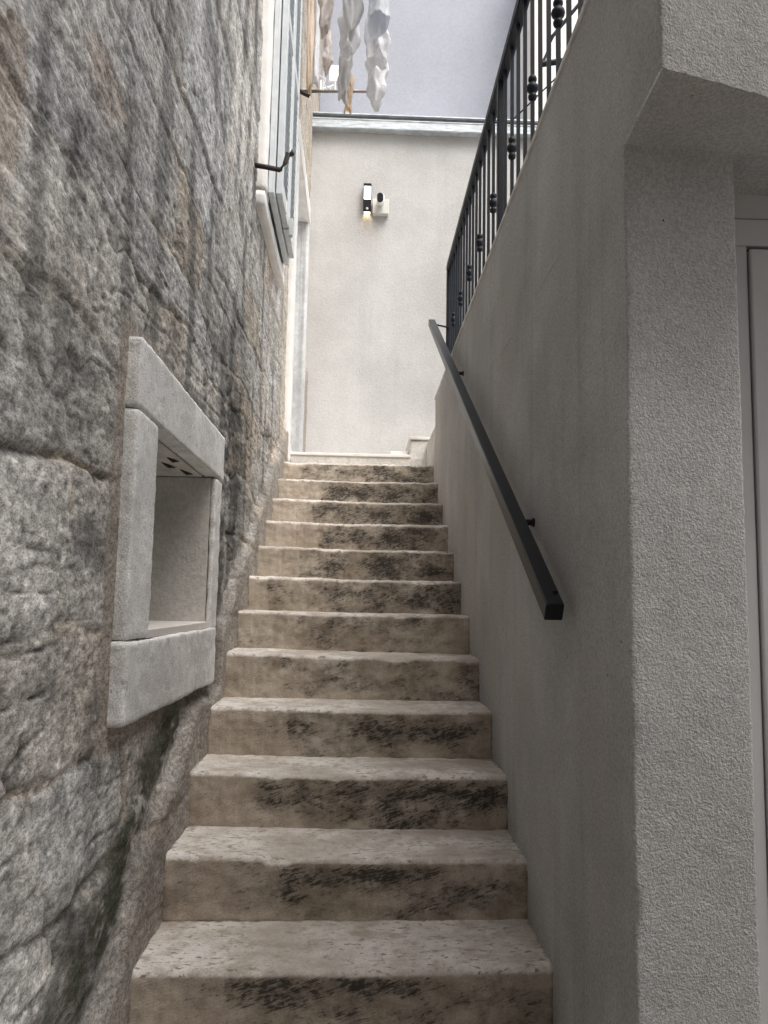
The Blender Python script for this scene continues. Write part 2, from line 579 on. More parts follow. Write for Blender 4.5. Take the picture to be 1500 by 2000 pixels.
def make_step(k):
    y0, zl, zr = YS[k], ZL[k], ZR[k]
    y1 = YS[k + 1]
    zb = (ZL[k - 1] + ZR[k - 1]) / 2 - .012 if k else .09
    h = zl - zb
    dep = y1 - y0 + .02
    rad = .016 + .006 * random.random()
    # profile: (dy, dz from top, tread weight)
    prof = [(0, -h + i * (h - rad) / 26, 0.0) for i in range(26)]
    for i in range(9):
        a = math.pi / 2 * i / 8
        prof.append((rad * (1 - math.cos(a)), -rad * (1 - math.sin(a)), min(1, .15 + i / 5)))
    for i in range(1, 30):
        prof.append((rad + (dep - rad) * i / 29, 0, 1.0))
    prof.append((dep, -h * .5, 0)); prof.append((dep, -h, 0)); prof.append((dep * .5, -h, 0))
    prof = np.array(prof)
    n = len(prof)
    nx = 150
    xs = np.linspace(-.60, .515, nx)
    X_, I_ = np.meshgrid(xs, np.arange(n), indexing='ij')
    dy, dz, tw = prof[I_, 0], prof[I_, 1], prof[I_, 2]
    f = (X_ - XL) / (XR - XL)
    ztop = zl + (zr - zl) * f
    s = k * 7.31
    front = np.clip(1 - dy / .1, 0, 1)
    up = np.clip(1 + dz / .06, 0, 1)
    # walked-out hollow and ragged nose
    wear = -.007 * np.exp(-((X_ + .02 + .1 * math.sin(k * 2.1)) / .26) ** 2) * up * np.clip(1.3 - dy / .3, .2, 1)
    rag = 1.5 * (.0028 * pn(X_ * 11, s, dz * 9) + .0022 * pn(X_ * 34, s + 3, dz * 30) + .0016 * pn(X_ * 90, s, 0 * X_)) * front
    chip = -.012 * sst(.30, .66, pn(X_ * 7 + s, s * 1.7, 0 * X_)) * np.exp(-((dy) / .02) ** 2) * np.clip(1 + dz / .03, 0, 1)
    surf = .0022 * fbm(X_ * 16, dy * 16 + s, dz * 16, 3)
    yy = y0 + SK * X_ + dy - rag * (dy < .02) - surf * (tw < .5) * (dy < .02) - chip * .7 + .012 * pn(X_ * 1.1 + s, s, 0 * X_) * (dy < dep * .8)
    zz = ztop + dz + wear + (surf + rag * .7) * (tw > .3) * (dy < dep * .97) + chip
    V = np.stack([X_, yy, zz], -1).reshape(-1, 3)
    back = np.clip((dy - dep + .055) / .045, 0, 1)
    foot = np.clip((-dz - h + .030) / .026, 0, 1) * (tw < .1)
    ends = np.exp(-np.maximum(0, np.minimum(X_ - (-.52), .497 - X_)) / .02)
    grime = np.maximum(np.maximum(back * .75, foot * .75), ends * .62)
    age = np.zeros_like(tw)
    zr_ = 1 + dz / h
    spread = [(.62, .5, .50, .9, .66)] if k >= 8 else [(.55, .55, .48, .6, .44)]
    for (cx, cz, rx, rz, st) in LICHEN.get(k, []) + spread:
        age = np.maximum(age, st * np.exp(-((f - cx) / (rx * 1.25)) ** 2 - ((zr_ - cz) / rz) ** 2))
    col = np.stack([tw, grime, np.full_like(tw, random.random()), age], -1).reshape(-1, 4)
    i = np.arange(nx - 1)[:, None] * n
    j = np.arange(n)[None, :]
    j2 = (j + 1) % n
    F = np.stack([i + j, i + n + j, i + n + j2, i + j2], -1).reshape(-1, 4)
    c = np.array([0, y0, zl])
    me = np_mesh('step', V - c, F, col)
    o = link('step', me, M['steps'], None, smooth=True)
    o.location = c - np.array(stairs.location)
    o.parent = stairs
    return o


for k in range(14): make_step(k)

# landing with its white marble edge, upstand and low kerb beyond
zt = 2.574
lb = MB(); lb.box(-.56, 1.9, 5.925, 7.42, 2.25, zt - .022)
lb.build('landing_bed', M['reveal'], stairs)
lb = MB(); lb.box(-.53, .375, 5.895, 7.40, zt - .022, zt)
lb.build('landing_slab', M['marble'], stairs, bevel=.004)
lb = MB(); lb.box(-.60, .515, 5.905, 5.924, 2.385, zt - .023)
lb.build('landing_riser', M['reveal'], stairs, bevel=.002)
rough_box('upstand', .368, .520, 5.93, 7.38, 2.50, 2.695, .02, .008, .003, 14, M['reveal'], stairs, 3)
lb = MB(); lb.box(.362, .524, 5.915, 7.385, 2.695, 2.718)
lb.build('upstand_cap', M['coping'], stairs, bevel=.004)
lb = MB(); lb.box(.225, .362, 5.99, 6.4, zt, zt + .042)
lb.build('small_slab', M['marble'], stairs, bevel=.003)
sk = MB()
sk.add([(-.555, 5.50, 2.40), (-.522, 5.50, 2.40), (-.555, 5.50, 2.72), (-.522, 5.50, 2.72),
        (-.555, 5.95, 2.40), (-.522, 5.95, 2.40), (-.555, 5.95, 2.60), (-.522, 5.95, 2.60)],
       [(0, 1, 3, 2), (4, 6, 7, 5), (0, 4, 5, 1), (2, 3, 7, 6), (0, 2, 6, 4), (1, 5, 7, 3)])
sk.build('skirting', M['marble'], stairs, bevel=.003)

# ------------------------------------------------------------------ old stone house (left)
house = empty('stone_house', (-.6, 3.0, .10))
tag(house, 'old grey rubble stone house with white framed niche window, left of the steps', 'house')

B = [-.6, .10, .40, .64, .885, 1.155, 1.395, 1.73, 2.00, 2.275, 2.43, 2.72, 2.98]
rr = random.Random(11)
while B[-1] < 10: B.append(B[-1] + rr.uniform(.16, .38))
B = np.array(B)
VJ = []
for i in range(len(B)):
    p, L_ = -3.0 + rr.uniform(0, .5), []
    while p < 10:
        L_.append(p); p += rr.uniform(.30, .95)
    VJ.append(np.array(L_))
VJ[5] = np.array([-3, -2, .6, 1.245, 1.80, 3.1, 3.7, 4.5, 5.1, 6, 7, 8, 9.5])
RND = np.random.RandomState(5).rand(len(B) * 80 + 200, 8)


def wall_field(y, z):
    """outward relief and mineral colour of the rubble wall at (y, z)"""
    zero = np.zeros_like(y)
    yw = y + .09 * pn(y * 1.7, z * 1.9, zero) + .018 * pn(y * 7, z * 7, zero + 3) + .006 * pn(y * 24, z * 24, zero + 5)
    zw = z + .085 * pn(y * 1.5, z * 2.1, zero + 9) + .016 * pn(y * 6, z * 7, zero + 1) + .007 * pn(y * 23, z * 26, zero + 2)
    ci = np.clip(np.searchsorted(B, zw.ravel()).reshape(zw.shape) - 1, 0, len(B) - 2)
    lo, hi = B[ci], B[ci + 1]
    dz0, dz1 = zw - lo, hi - zw
    dyl = np.full_like(y, 9.0); dyr = np.full_like(y, 9.0); sid = np.zeros(y.shape, int)
    for c in range(len(B) - 1):
        m = ci == c
        if not m.any(): continue
        sl_ = RND[c * 3, 0] * .7 - .35
        yy = yw[m] + sl_ * (zw[m] - lo[m])
        j = np.clip(np.searchsorted(VJ[c], yy) - 1, 0, len(VJ[c]) - 2)
        dyl[m] = yy - VJ[c][j]; dyr[m] = VJ[c][j + 1] - yy
        sid[m] = c * 80 + j
    d = np.minimum(np.minimum(dz0, dz1), np.minimum(dyl, dyr))
    rv = RND[sid]
    big = pn(y * .9 + 4, z * .9, zero + 2)
    # joints partly wide and open, partly slurried over
    vis = (1 - .55 * sst(1.7, 2.2, z)) * sst(-.35, .3, pn(y * 1.6 + 8, z * 2.6, zero + 7) + .25 * (rv[..., 6] - .5))
    wj = .007 + .010 * np.clip(pn(y * 2.2, z * 3, zero + 4) + .4, 0, 1)
    upz = sst(1.75, 2.25, z)
    jm = np.exp(-(d / wj) ** 2) * (.3 + .7 * vis) * (1 - .4 * upz)
    rnd_edge = np.exp(-d / .018) * (.3 + .7 * vis) * (1 - .7 * upz)
    # schistose grain along the bed, with open splits
    tilt = (rv[..., 0] - .5) * .5
    yb, zb = y, z + tilt * y * .35
    gr = fbm(yb * 3.2, zb * 17, zero + rv[..., 1] * 9, 5, .58)
    gr2 = fbm(yb * 9, zb * 34, zero + 40, 3, .6)
    spl = pn(yb * 1.5 + 3, zb * 8.5 + rv[..., 2] * 30, zero + 12)
    spl2 = pn(yb * 2.2 + 13, zb * 6.0 + rv[..., 3] * 30, zero + 52)
    split = np.exp(-(spl / .022) ** 2) * sst(.0, .45, pn(y * 1.9, z * 3.3, zero + 21)) + .8 * np.exp(-(spl2 / .02) ** 2) * sst(.1, .5, pn(y * 2.3, z * 2.3, zero + 61))
    wx = .16 * pn(y * 2.2, z * 2.2, zero + 201); wz = .16 * pn(y * 2.2, z * 2.2, zero + 211)
    ck = pn(y * 1.7 + wx * 3 + z * .5, z * 2.6 + wz * 3, zero + 221) + .10 * pn(y * 14, z * 14, zero + 223)
    crk = np.exp(-(ck / .014) ** 2) * sst(-.05, .3, pn(y * 1.4, z * 1.9, zero + 231))
    ck2 = pn(y * 3.6 + wx * 5 - z, z * 3.4 + wz * 5, zero + 251) + .14 * pn(y * 20, z * 20, zero + 253)
    crk2 = np.exp(-(ck2 / .016) ** 2) * sst(.0, .35, pn(y * 2.1, z * 2.1, zero + 261))
    rg = fbm(y * 15, z * 30, zero + 6, 4, .62)
    pit = sst(.22, .62, pn(y * 17, z * 34, zero + 31)) * .6 + sst(.18, .55, pn(y * 33, z * 62, zero + 33)) * .55
    crys = sst(.20, .6, pn(y * 30, z * 58, zero + 133)) + .6 * sst(.2, .6, pn(y * 15, z * 30, zero + 143))
    ofs = (rv[..., 4] - .5) * .022
    h = ofs * .42 - .013 * jm - .004 * rnd_edge + .0022 * gr + .0014 * gr2 + (.0022) * rg - (.010 - .0045 * sst(1.8, 2.3, z)) * split - .0045 * crk - .003 * crk2 - .0035 * pit + .007 * big
    # --- colour
    g = (.465 + .17 * (rv[..., 1] - .5))
    warm = sst(.84, .98, rv[..., 5] + .18 * big)
    cool = sst(.68, .9, rv[..., 3] + .2 * pn(y * 2, z * 2, zero + 15))
    col = np.stack([g * 1.03, g * .99, g * .925], -1)
    col = col * (1 - warm[..., None] * .5) + warm[..., None] * .5 * np.stack([g * .98, g * .80, g * .58], -1)
    col = col * (1 - cool[..., None] * .4) + cool[..., None] * .4 * np.stack([g * 1.12, g * 1.15, g * 1.17], -1)
    mott = fbm(y * 5, z * 9, zero + 71, 5, .62)
    col = col * np.clip(.97 + .16 * gr + .36 * mott + .20 * rg + .42 * crys, .26, 2.0)[..., None]

    def lay(c, w):
        w = np.clip(w, 0, 1)[..., None]
        return col * (1 - w) + np.array(c) * w
    iron = sst(.18, .62, pn(y * 1.5 + 30, z * 3.2, zero + 3) + .30 * mott)
    col = lay((.235, .165, .10), iron * .24)
    tan = sst(1.25, .75, np.hypot((y - 1.155 - .05 * (z - 2.2)) / .055, (z - 2.22) / .17) + .3 * mott) + .8 * sst(1.2, .7, np.hypot((y - 1.62) / .16, (z - 2.56) / .06) + .35 * mott)
    col = lay((.36, .255, .165), tan * .42)
    pale = sst(.30, .62, pn(y * 2.6 + 77, z * 4.4, zero + 8) + .2 * gr)
    col = lay((.60, .59, .57), pale * .5)
    mor = sst(-.1, .35, pn(y * 2.1 + 60, z * 2.8, zero + 8))
    jc = np.where(mor[..., None] > .5, np.array([.47, .37, .25]), np.array([.085, .072, .058]))
    w = (jm * .8)[..., None]
    col = col * (1 - w) + jc * w
    bsm = (np.exp(-d / .03) * vis * mor * .5)
    col = lay((.31, .235, .155), bsm)
    col = lay((.05, .042, .036), split * (.7 - .3 * sst(1.8, 2.3, z)) + crk * .55 + crk2 * .42)
    col = col * np.clip(1 - .68 * pit, .18, 1)[..., None]
    dark = sst(.22, .55, pn(y * 3.1 + 12, z * 6.0, zero + 91) + .25 * mott)
    vst = sst(.12 - .22 * sst(2.4, 3.1, y) * sst(4.6, 3.9, y), .5, pn(y * 7.5, z * 1.3, zero + 301) + .35 * mott + .2 * rg) * sst(1.3, 2.2, z + .5 * (y > 3.0))
    col = lay((.10, .10, .096), vst * (.66 + .24 * sst(2.3, 3.0, y) * sst(4.6, 3.9, y)))
    col = lay((.105, .10, .095), dark * np.clip(.62 + .5 * rg, .1, .9))
    # brownish rough rubble towards the far corner
    far = sst(5.0, 5.6, y)
    col = col * (1 - far[..., None] * .55) + far[..., None] * .55 * np.stack([.52 + .12 * rg, .45 + .1 * rg, .36 + .09 * rg], -1)
    # --- band above the steps: smeared mortar, damp, moss, plaster skirt
    s = z - np.array([.594])[0] - (y - 2.04) * .55
    s = s + .05 * pn(y * 3, z * 3, zero + 44)
    lowz = sst(.85, .55, s) * sst(4.2, 3.4, y)
    sm = lowz * sst(.02, .28, pn(y * 2.4 + 5, z * 3.0, zero + 18) + .12 * mott)
    h = h * (1 - .8 * sm) + sm * (.012 + .003 * gr)
    col = lay((.37, .355, .335), sm * .8)
    damp = sst(.17, .24, s) * sst(.50, .33, s + .14 * mott) * sst(3.4, 2.5, y) + 1.0 * np.exp(-((s - .75 + .15 * mott) / .36) ** 2) * sst(2.98, 3.1, y) * sst(3.9, 3.3, y)
    damp = damp * sst(-.25, .25, pn(y * 4.5 + 2, z * 2.2, zero + 28) + .55 * mott + .5 * rg)
    col = lay((.045, .046, .042), damp * .75)
    wd = sst(2.95, 3.15, y) * sst(4.0, 3.4, y) * sst(.12, .3, s) * sst(1.7, 1.0, s) * sst(-.5, .25, pn(y * 6, z * 1.4, zero + 311) + .5 * mott + .3 * rg)
    col = lay((.052, .052, .050), wd * .72)
    ms = sst(.16, .22, s) * sst(.42, .30, s) * sst(-.02, .22, pn(y * 3.4 + 7, z * 3.4, zero + 38) + .3 * mott + .35 * rg) * sst(3.0, 2.3, y)
    col = lay((.036, .043, .023), ms * .78)
    # skirt of plaster against the steps
    skw = sst(.20, .10, s + .045 * pn(y * 7, z * 5, zero + 48))
    h = h * (1 - .7 * skw) + skw * (.032 + .002 * rg)
    pk = .5 + .5 * np.clip(mott, -1, 1)
    skc = np.stack([.265 + .09 * pk, .245 + .08 * pk, .222 + .07 * pk], -1)
    col = col * (1 - skw[..., None] * .8) + skc * skw[..., None] * .8
    # mortar packed round the niche window frame
    fy = np.maximum(np.maximum(1.80 - y, y - 3.11), 0); fz = np.maximum(np.maximum(1.15 - z, z - 2.10), 0)
    fd = np.hypot(fy, fz) + .02 * pn(y * 6, z * 6, zero + 58)
    fr = sst(.05, .008, fd)
    h = h * (1 - .8 * fr) - .004 * fr
    fc = np.stack([.31 + .09 * mott, .275 + .08 * mott, .235 + .07 * mott], -1)
    right = sst(2.2, 2.6, y)[..., None]
    fc = fc * (1 - right) + right * np.array([.115, .11, .105])
    col = col * (1 - fr[..., None] * .8) + fc * fr[..., None] * .8
    # house body leans out slightly at the foot
    h = h + .0
    return h, np.clip(col, .008, .9)


def build_stone_wall():
    ys = [-1.5]
    while ys[-1] < 8.32:
        y = ys[-1]
        ys.append(y + (.03 if y < .6 else .0052 * max(.95, y) ** 1.05))
    zs = [.05]
    while zs[-1] < 9.6:
        z = zs[-1]
        zs.append(z + (.0062 if z < 3.1 else .0105 if z < 5.2 else .02 if z < 6.6 else .08))
    ys, zs = np.array(ys), np.array(zs)
    Y, Z = np.meshgrid(ys, zs, indexing='ij')
    h, c = wall_field(Y, Z)
    Xb = XL - .024 + h
    Xb = np.minimum(Xb, XL + .012)
    V = np.stack([Xb, Y, Z], -1).reshape(-1, 3)
    F = grid_faces(len(ys), len(zs))
    cy = V[F[:, 0], 1]; cz = V[F[:, 0], 2]
    hole = ((cy > 1.90) & (cy < 3.02) & (cz > 1.25) & (cz < 2.02)) | ((cy > 5.70) & (cy < 6.93) & (cz > 2.50) & (cz < 4.93)) \
        | ((cy > 3.98) & (cy < 4.66) & (cz > 3.55) & (cz < 5.75))
    F = F[~hole]
    # hidden body of the house behind the face
    nv = len(V)
    y0, y1, z1 = -1.5, float(ys[-1]), float(zs[-1])
    ex = [(-.62, y0, .05), (-.62, y0, z1), (-.62, y1, .05), (-.62, y1, z1), (-6, y0, .05), (-6, y0, z1), (-6, y1, .05), (-6, y1, z1)]
    V = np.concatenate([V, np.array(ex)])
    C = np.concatenate([c.reshape(-1, 3), np.full((8, 3), .3)])
    n = nv
    nz_ = len(zs)
    q = [(n + 0, n + 4, n + 5, n + 1), (n + 3, n + 7, n + 6, n + 2), (n + 1, n + 5, n + 7, n + 3), (n + 4, n + 6, n + 7, n + 5),
         (0, n + 0, n + 1, nz_ - 1), ((len(ys) - 1) * nz_, (len(ys) - 1) * nz_ + nz_ - 1, n + 3, n + 2)]
    F = np.concatenate([F, np.array(q)])
    me = np_mesh('wall', V, F, C)
    return link('wall', me, M['rubble'], house, smooth=True)


build_stone_wall()

wg = MB(); wg.box(-6, 5, -3.4, -1.7, .05, 10.0); wg.build('shade_block', M['paving'], house)  # added unseen mass behind the camera, placed to shade the foreground

# niche window: dressed stone frame round a deep whitewashed recess
win = empty('niche_window'); win.parent = house; win.location = Vector((XL, 2.44, 1.3)) - Vector(house.location)
FX0, FX1 = -.575, XL + .004
rough_box('lintel', FX0, FX1, 1.852, 3.045, 1.915, 2.085, .0085, .006, .0018, 24, M['dressed'], win, 1)
rough_box('jamb', FX0, FX1 - .002, 1.856, 2.052, 1.372, 1.911, .0085, .006, .0018, 24, M['dressed'], win, 2)
rough_box('jamb', -.545, FX1 - .003, 2.914, 3.04, 1.360, 1.911, .0085, .008, .003, 24, M['dressed'], win, 4)
rough_box('sill_stone', FX0, FX1 + .004, 1.85, 3.0, 1.182, 1.368, .0085, .007, .0025, 24, M['dressed'], win, 5,
          skew=lambda V: V + np.stack([0 * V[:, 0], 0 * V[:, 0], np.where(V[:, 2] < 1.27, -.016 + .028 * (3.045 - V[:, 1]) * .4, 0)], -1))
m_ = MB(); m_.box(-.86, XL - .004, 2.056, 2.910, 1.369, 1.390); m_.build('sill_slab', M['marble'], win, bevel=.002)
m_ = MB(); m_.box(-.86, -.546, 2.912, 3.03, 1.36, 1.91); m_.build('reveal', M['reveal'], win)
m_ = MB(); m_.box(-.86, -.577, 1.97, 2.054, 1.36, 1.96); m_.build('reveal', M['reveal'], win)
m_ = MB(); m_.box(-.86, -.577, 2.055, 2.911, 1.913, 1.98); m_.build('soffit', M['reveal'], win)
for (hx, hy, hl) in ((-.60, 2.55, .035), (-.64, 2.66, .05), (-.61, 2.80, .05)):
    m_ = MB(); m_.tube([(hx - .012, hy - hl, 1.913), (hx, hy, 1.9085), (hx + .01, hy + hl, 1.913)], [.002, .007, .002], 8)
    m_.build('soffit_scar', M['rust'], win, smooth=True)
m_ = MB()
m_.box(-.845, -.815, 2.06, 2.10, 1.391, 1.910); m_.box(-.845, -.815, 2.868, 2.908, 1.391, 1.910)
m_.box(-.845, -.815, 2.101, 2.867, 1.391, 1.43); m_.box(-.845, -.815, 2.101, 2.867, 1.87, 1.910)
wf = m_.build('window_frame', M['shutter'], win, bevel=.002)
m_ = MB(); m_.box(-.835, -.828, 2.10, 2.868, 1.43, 1.87); m_.build('pane', M['glass'], win)

# shuttered window high on the wall
sw = empty('shuttered_window'); sw.parent = house; sw.location = Vector((XL, 4.3, 3.5)) - Vector(house.location)
rough_box('sill', -.66, -.506, 3.80, 4.87, 3.42, 3.50, .03, .006, .002, 20, M['limed'], sw, 11)
rough_box('jamb', -.66, -.503, 3.80, 3.945, 3.502, 5.70, .03, .006, .002, 20, M['limed'], sw, 12)
rough_box('jamb', -.66, -.503, 4.70, 4.85, 3.502, 5.70, .03, .006, .002, 20, M['limed'], sw, 13)
rough_box('lintel', -.66, -.503, 3.80, 4.85, 5.702, 5.90, .03, .006, .002, 20, M['limed'], sw, 14)
m_ = MB()
m_.box(-.50, -.470, 3.86, 3.905, 3.52, 5.68); m_.box(-.50, -.470, 4.70, 4.745, 3.52, 5.68)
m_.box(-.50, -.470, 3.906, 4.699, 3.52, 3.56); m_.box(-.50, -.470, 3.906, 4.699, 5.64, 5.68)
m_.build('shutter_frame', M['shutter'], sw, bevel=.003)
for (a, b2) in ((3.912, 4.295), (4.310, 4.694)):
    lf = MB()
    x0, x1 = -.466, -.434
    lf.box(x0, x1, a, a + .055, 3.545, 5.66); lf.box(x0, x1, b2 - .055, b2, 3.545, 5.66)
    for (z0, z1) in ((3.545, 3.63), (4.55, 4.62), (5.58, 5.66)): lf.box(x0, x1 - .001, a + .056, b2 - .056, z0, z1)
    z = 3.645
    while z < 5.56:
        if not (4.52 < z < 4.62):
            lf.add([(x0 + .002, a + .055, z + .03), (x1 - .004, a + .055, z), (x1 - .004, a + .055, z + .008), (x0 + .002, a + .055, z + .038),
                    (x0 + .002, b2 - .055, z + .03), (x1 - .004, b2 - .055, z), (x1 - .004, b2 - .055, z + .008), (x0 + .002, b2 - .055, z + .038)],
                   [(0, 1, 2, 3), (7, 6, 5, 4), (0, 4, 5, 1), (1, 5, 6, 2), (2, 6, 7, 3), (3, 7, 4, 0)])
        z += .042
    lf.build('shutter_leaf', M['shutter'], sw, bevel=.002)
m_ = MB(); m_.box(-.433, -.412, 4.285, 4.32, 3.50, 3.60); m_.build('latch', M['shutter_dark'], sw, bevel=.003)
for yy in (4.10, 4.46):
    m_ = MB(); m_.box(-.4335, -.428, yy - .012, yy + .012, 3.535, 3.60); m_.build('strap_hinge', M['white_pl'], sw, bevel=.001)

# iron shutter stay in the wall
m_ = MB()
m_.tube([(-.58, 3.70, 3.578), (-.50, 3.715, 3.575), (-.425, 3.73, 3.57)], .0125, 8)
m_.tube([(-.428, 3.73, 3.572), (-.405, 3.735, 3.61), (-.392, 3.738, 3.66), (-.378, 3.74, 3.667), (-.372, 3.74, 3.655)], [.012, .012, .013, .019, .012], 10)
m_.build('shutter_stay', M['rust'], house, smooth=True)

# doorway at the head of the steps
dw = empty('doorway'); dw.parent = house; dw.location = Vector((XL, 6.3, 2.574)) - Vector(house.location)
rough_box('jamb', -.74, -.510, 5.60, 5.735, 2.45, 4.85, .03, .006, .002, 18, M['limed'], dw, 21)
rough_box('jamb', -.74, -.512, 6.865, 6.99, 2.45, 4.85, .03, .006, .002, 18, M['whitewash'], dw, 22)
rough_box('lintel', -.74, -.508, 5.60, 6.99, 4.853, 5.03, .03, .006, .002, 18, M['limed'], dw, 23)
m_ = MB(); m_.box(-.95, -.742, 6.86, 6.95, 2.45, 4.95); m_.build('reveal', M['whitewash'], dw)
m_ = MB(); m_.box(-.95, -.742, 5.65, 6.858, 4.86, 4.95); m_.build('soffit', M['reveal'], dw)
m_ = MB(); m_.box(-.80, -.76, 5.74, 6.855, 2.575, 4.85); m_.build('door', M['shutter'], dw, bevel=.003)
m_ = MB(); m_.box(-.79, -.53, 5.737, 6.862, 2.56, 2.575); m_.build('threshold', M['marble'], dw)

# ------------------------------------------------------------------ rendered house (right)
rh = empty('rendered_house', (.62, 1.45, .10))
tag(rh, 'modern house with grey roughcast render, square pillar and overhanging beam, right of the steps', 'house')


def strip_wall(name, path, zs, mat, parent, amp=.0022, round_r=.008, top=None):
    """upright render sheet following a plan path (counter-clockwise seen from outside), corners rounded, slightly uneven"""
    pts, nr = [], []
    for i in range(len(path) - 1):
        a, b = np.array(path[i], float), np.array(path[i + 1], float)
        L = np.linalg.norm(b - a); d = (b - a) / L
        nrm = np.array([d[1], -d[0]])
        s0 = round_r if i > 0 else 0
        s1 = round_r if i < len(path) - 2 else 0
        n = max(2, int((L - s0 - s1) / .012))
        if name == 'long': n = max(2, int(L / .03))
        for k in range(n + 1):
            pts.append(a + d * (s0 + (L - s0 - s1) * k / n)); nr.append(nrm)
        if i < len(path) - 2:
            c = np.array(path[i + 2], float); d2 = (c - b) / np.linalg.norm(c - b)
            n2 = np.array([d2[1], -d2[0]])
            for k in (1, 2, 3):
                t = k / 4
                p = (1 - t) ** 2 * (b - d * round_r) + 2 * t * (1 - t) * b + t * t * (b + d2 * round_r)
                m = (1 - t) * nrm + t * n2
                pts.append(p); nr.append(m / np.linalg.norm(m))
    P, Nn = np.array(pts), np.array(nr)
    X_ = P[:, 0][:, None] + 0 * zs[None]; Y_ = P[:, 1][:, None] + 0 * zs[None]; Z_ = zs[None] + 0 * X_
    h = amp * (fbm(X_ * 45, Y_ * 45, Z_ * 45, 2) * .6 + 1.2 * pn(X_ * 3, Y_ * 3, Z_ * 3) + .7 * pn(X_ * 90, Y_ * 90, Z_ * 90))
    oblq = (np.abs(Nn[:, 0]) > .22) & (np.abs(Nn[:, 1]) > .22)
    near = np.convolve(oblq.astype(float), np.ones(3), 'same')[:, None] > 0
    h = h - near * (X_ < .6) * .0035 * sst(.32, .62, pn(X_ * 3, Y_ * 3 + 5, Z_ * 13) + .3 * pn(X_ * 9, Y_ * 9, Z_ * 60))
    X_ = X_ + Nn[:, 0][:, None] * h; Y_ = Y_ + Nn[:, 1][:, None] * h
    V = np.stack([X_, Y_, Z_], -1).reshape(-1, 3)
    return V, grid_faces(len(P), len(zs), flip=True)


TOP = 2.845
SOF = 2.366
BSL = .27
parts = []
off = 0


def addp(vf):
    global off
    parts.append((vf[0], vf[1] + off)); off += len(vf[0])


# lower wall + pillar (up to the soffit), then the wall above it, beam face and soffit: one continuous skin
zs_lo = np.arange(.08, SOF + .001, .0115); zs_lo[-1] = SOF
addp(strip_wall('w', [(1.2, 5.30), (XR, 5.30), (XR, 1.452), (.731, 1.482), (.731, 1.72)], zs_lo, None, None))
zs_hi = np.linspace(SOF + .022, TOP, 45)
addp(strip_wall('w', [(1.2, 5.30), (XR, 5.30), (XR, 1.256), (2.0, 1.256 + BSL * (2.0 - XR))], zs_hi, None, None))
addp((np.array([(XR, 1.256, SOF + .022), (XR, 1.45, SOF), (XR, 1.45, SOF + .0225), (XR, 1.256, SOF + .0225), (XR, 1.45, SOF), (XR, 5.3, SOF), (XR, 5.3, SOF + .0222), (XR, 1.45, SOF + .0222)]), np.array([(0, 1, 2, 3), (4, 5, 6, 7)])))
sx, sy = np.arange(XR + .004, 2.6, .014), np.arange(1.264, 1.76, .014)
SX, SY = np.meshgrid(sx, sy, indexing='ij')
SY = 1.76 + (SY - 1.76) * (1.76 - (1.256 + BSL * np.minimum(SX - XR, 1.5))) / (1.76 - 1.264)
SZ = SOF + .022 * np.clip((1.47 - SY) / .21, 0, 1.4) + .002 * fbm(SX * 40, SY * 40, 0 * SX, 2) - .0006
addp((np.stack([SX, SY, SZ], -1).reshape(-1, 3), grid_faces(len(sx), len(sy), flip=True)))
V = np.concatenate([p[0] for p in parts]); F = np.concatenate([p[1] for p in parts])
me = np_mesh('wall', V, F)
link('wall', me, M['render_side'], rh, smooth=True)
# low wall running on to the landing
lw = MB(); lw.box(XR + .001, .62, 5.30, 5.93, 2.2, 2.665); lw.build('low_wall', M['reveal'], rh, bevel=.004)
# terrace slab and inner body
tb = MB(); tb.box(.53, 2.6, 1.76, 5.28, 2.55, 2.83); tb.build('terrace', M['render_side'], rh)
cp = MB(); cp.box(XR - .006, .72, 1.30, 5.312, TOP, TOP + .016); cp.build('coping', M['coping'], rh, bevel=.003)
# door in the recess under the beam
door = MB()
door.box(.7335, 2.5, 1.625, 1.70, 2.312, 2.372)
door.box(.7335, 2.5, 1.620, 1.70, 2.248, 2.309)
door.box(.7335, .820, 1.620, 1.70, .12, 2.2475)
dr = door.build('door_frame', M['alu'], rh, bevel=.003)
m_ = MB(); m_.box(.7335, 2.5, 1.64, 1.69, .11, 2.35); m_.build('gap_shadow', M['gap'], rh)  # black sheet that paints the shadow seen in the door gaps
m_ = MB(); m_.box(.8235, 2.4, 1.614, 1.639, .13, 2.240); m_.build('door_leaf', M['alu'], rh, bevel=.004)

# ------------------------------------------------------------------ railing on the terrace edge
rail = empty('iron_railing', (.58, 3.2, TOP + .02))
tag(rail, 'black wrought iron railing with collared balusters along the terrace edge', 'railing')
RX, RZ0, RZ1 = .58, TOP + .022, 3.785
m_ = MB(); m_.box(RX - .022, RX + .022, 1.25, 5.265, RZ1 - .040, RZ1); m_.build('top_rail', M['iron'], rail, bevel=.004)
m_ = MB(); m_.box(RX - .016, RX + .016, 1.25, 5.225, RZ1 - .050, RZ1 - .041); m_.build('rail_strip', M['iron'], rail, bevel=.001)
m_ = MB(); m_.box(RX - .015, RX + .015, 1.25, 5.225, RZ0 + .070, RZ0 + .084); m_.build('bottom_rail', M['iron'], rail, bevel=.002)
for yp in (5.245, 3.25, 1.27):
    m_ = MB(); m_.box(RX - .020, RX + .020, yp - .020, yp + .020, RZ0, RZ1 - .041); m_.build('post', M['iron'], rail, bevel=.003)
bal = MB(); bal.tube([(0, 0, RZ0 + .08), (0, 0, RZ1 - .05)], .0092, 4, square=True); bal_me = bal.mesh('baluster'); bal_me.materials.append(M['iron'])
kn = MB()
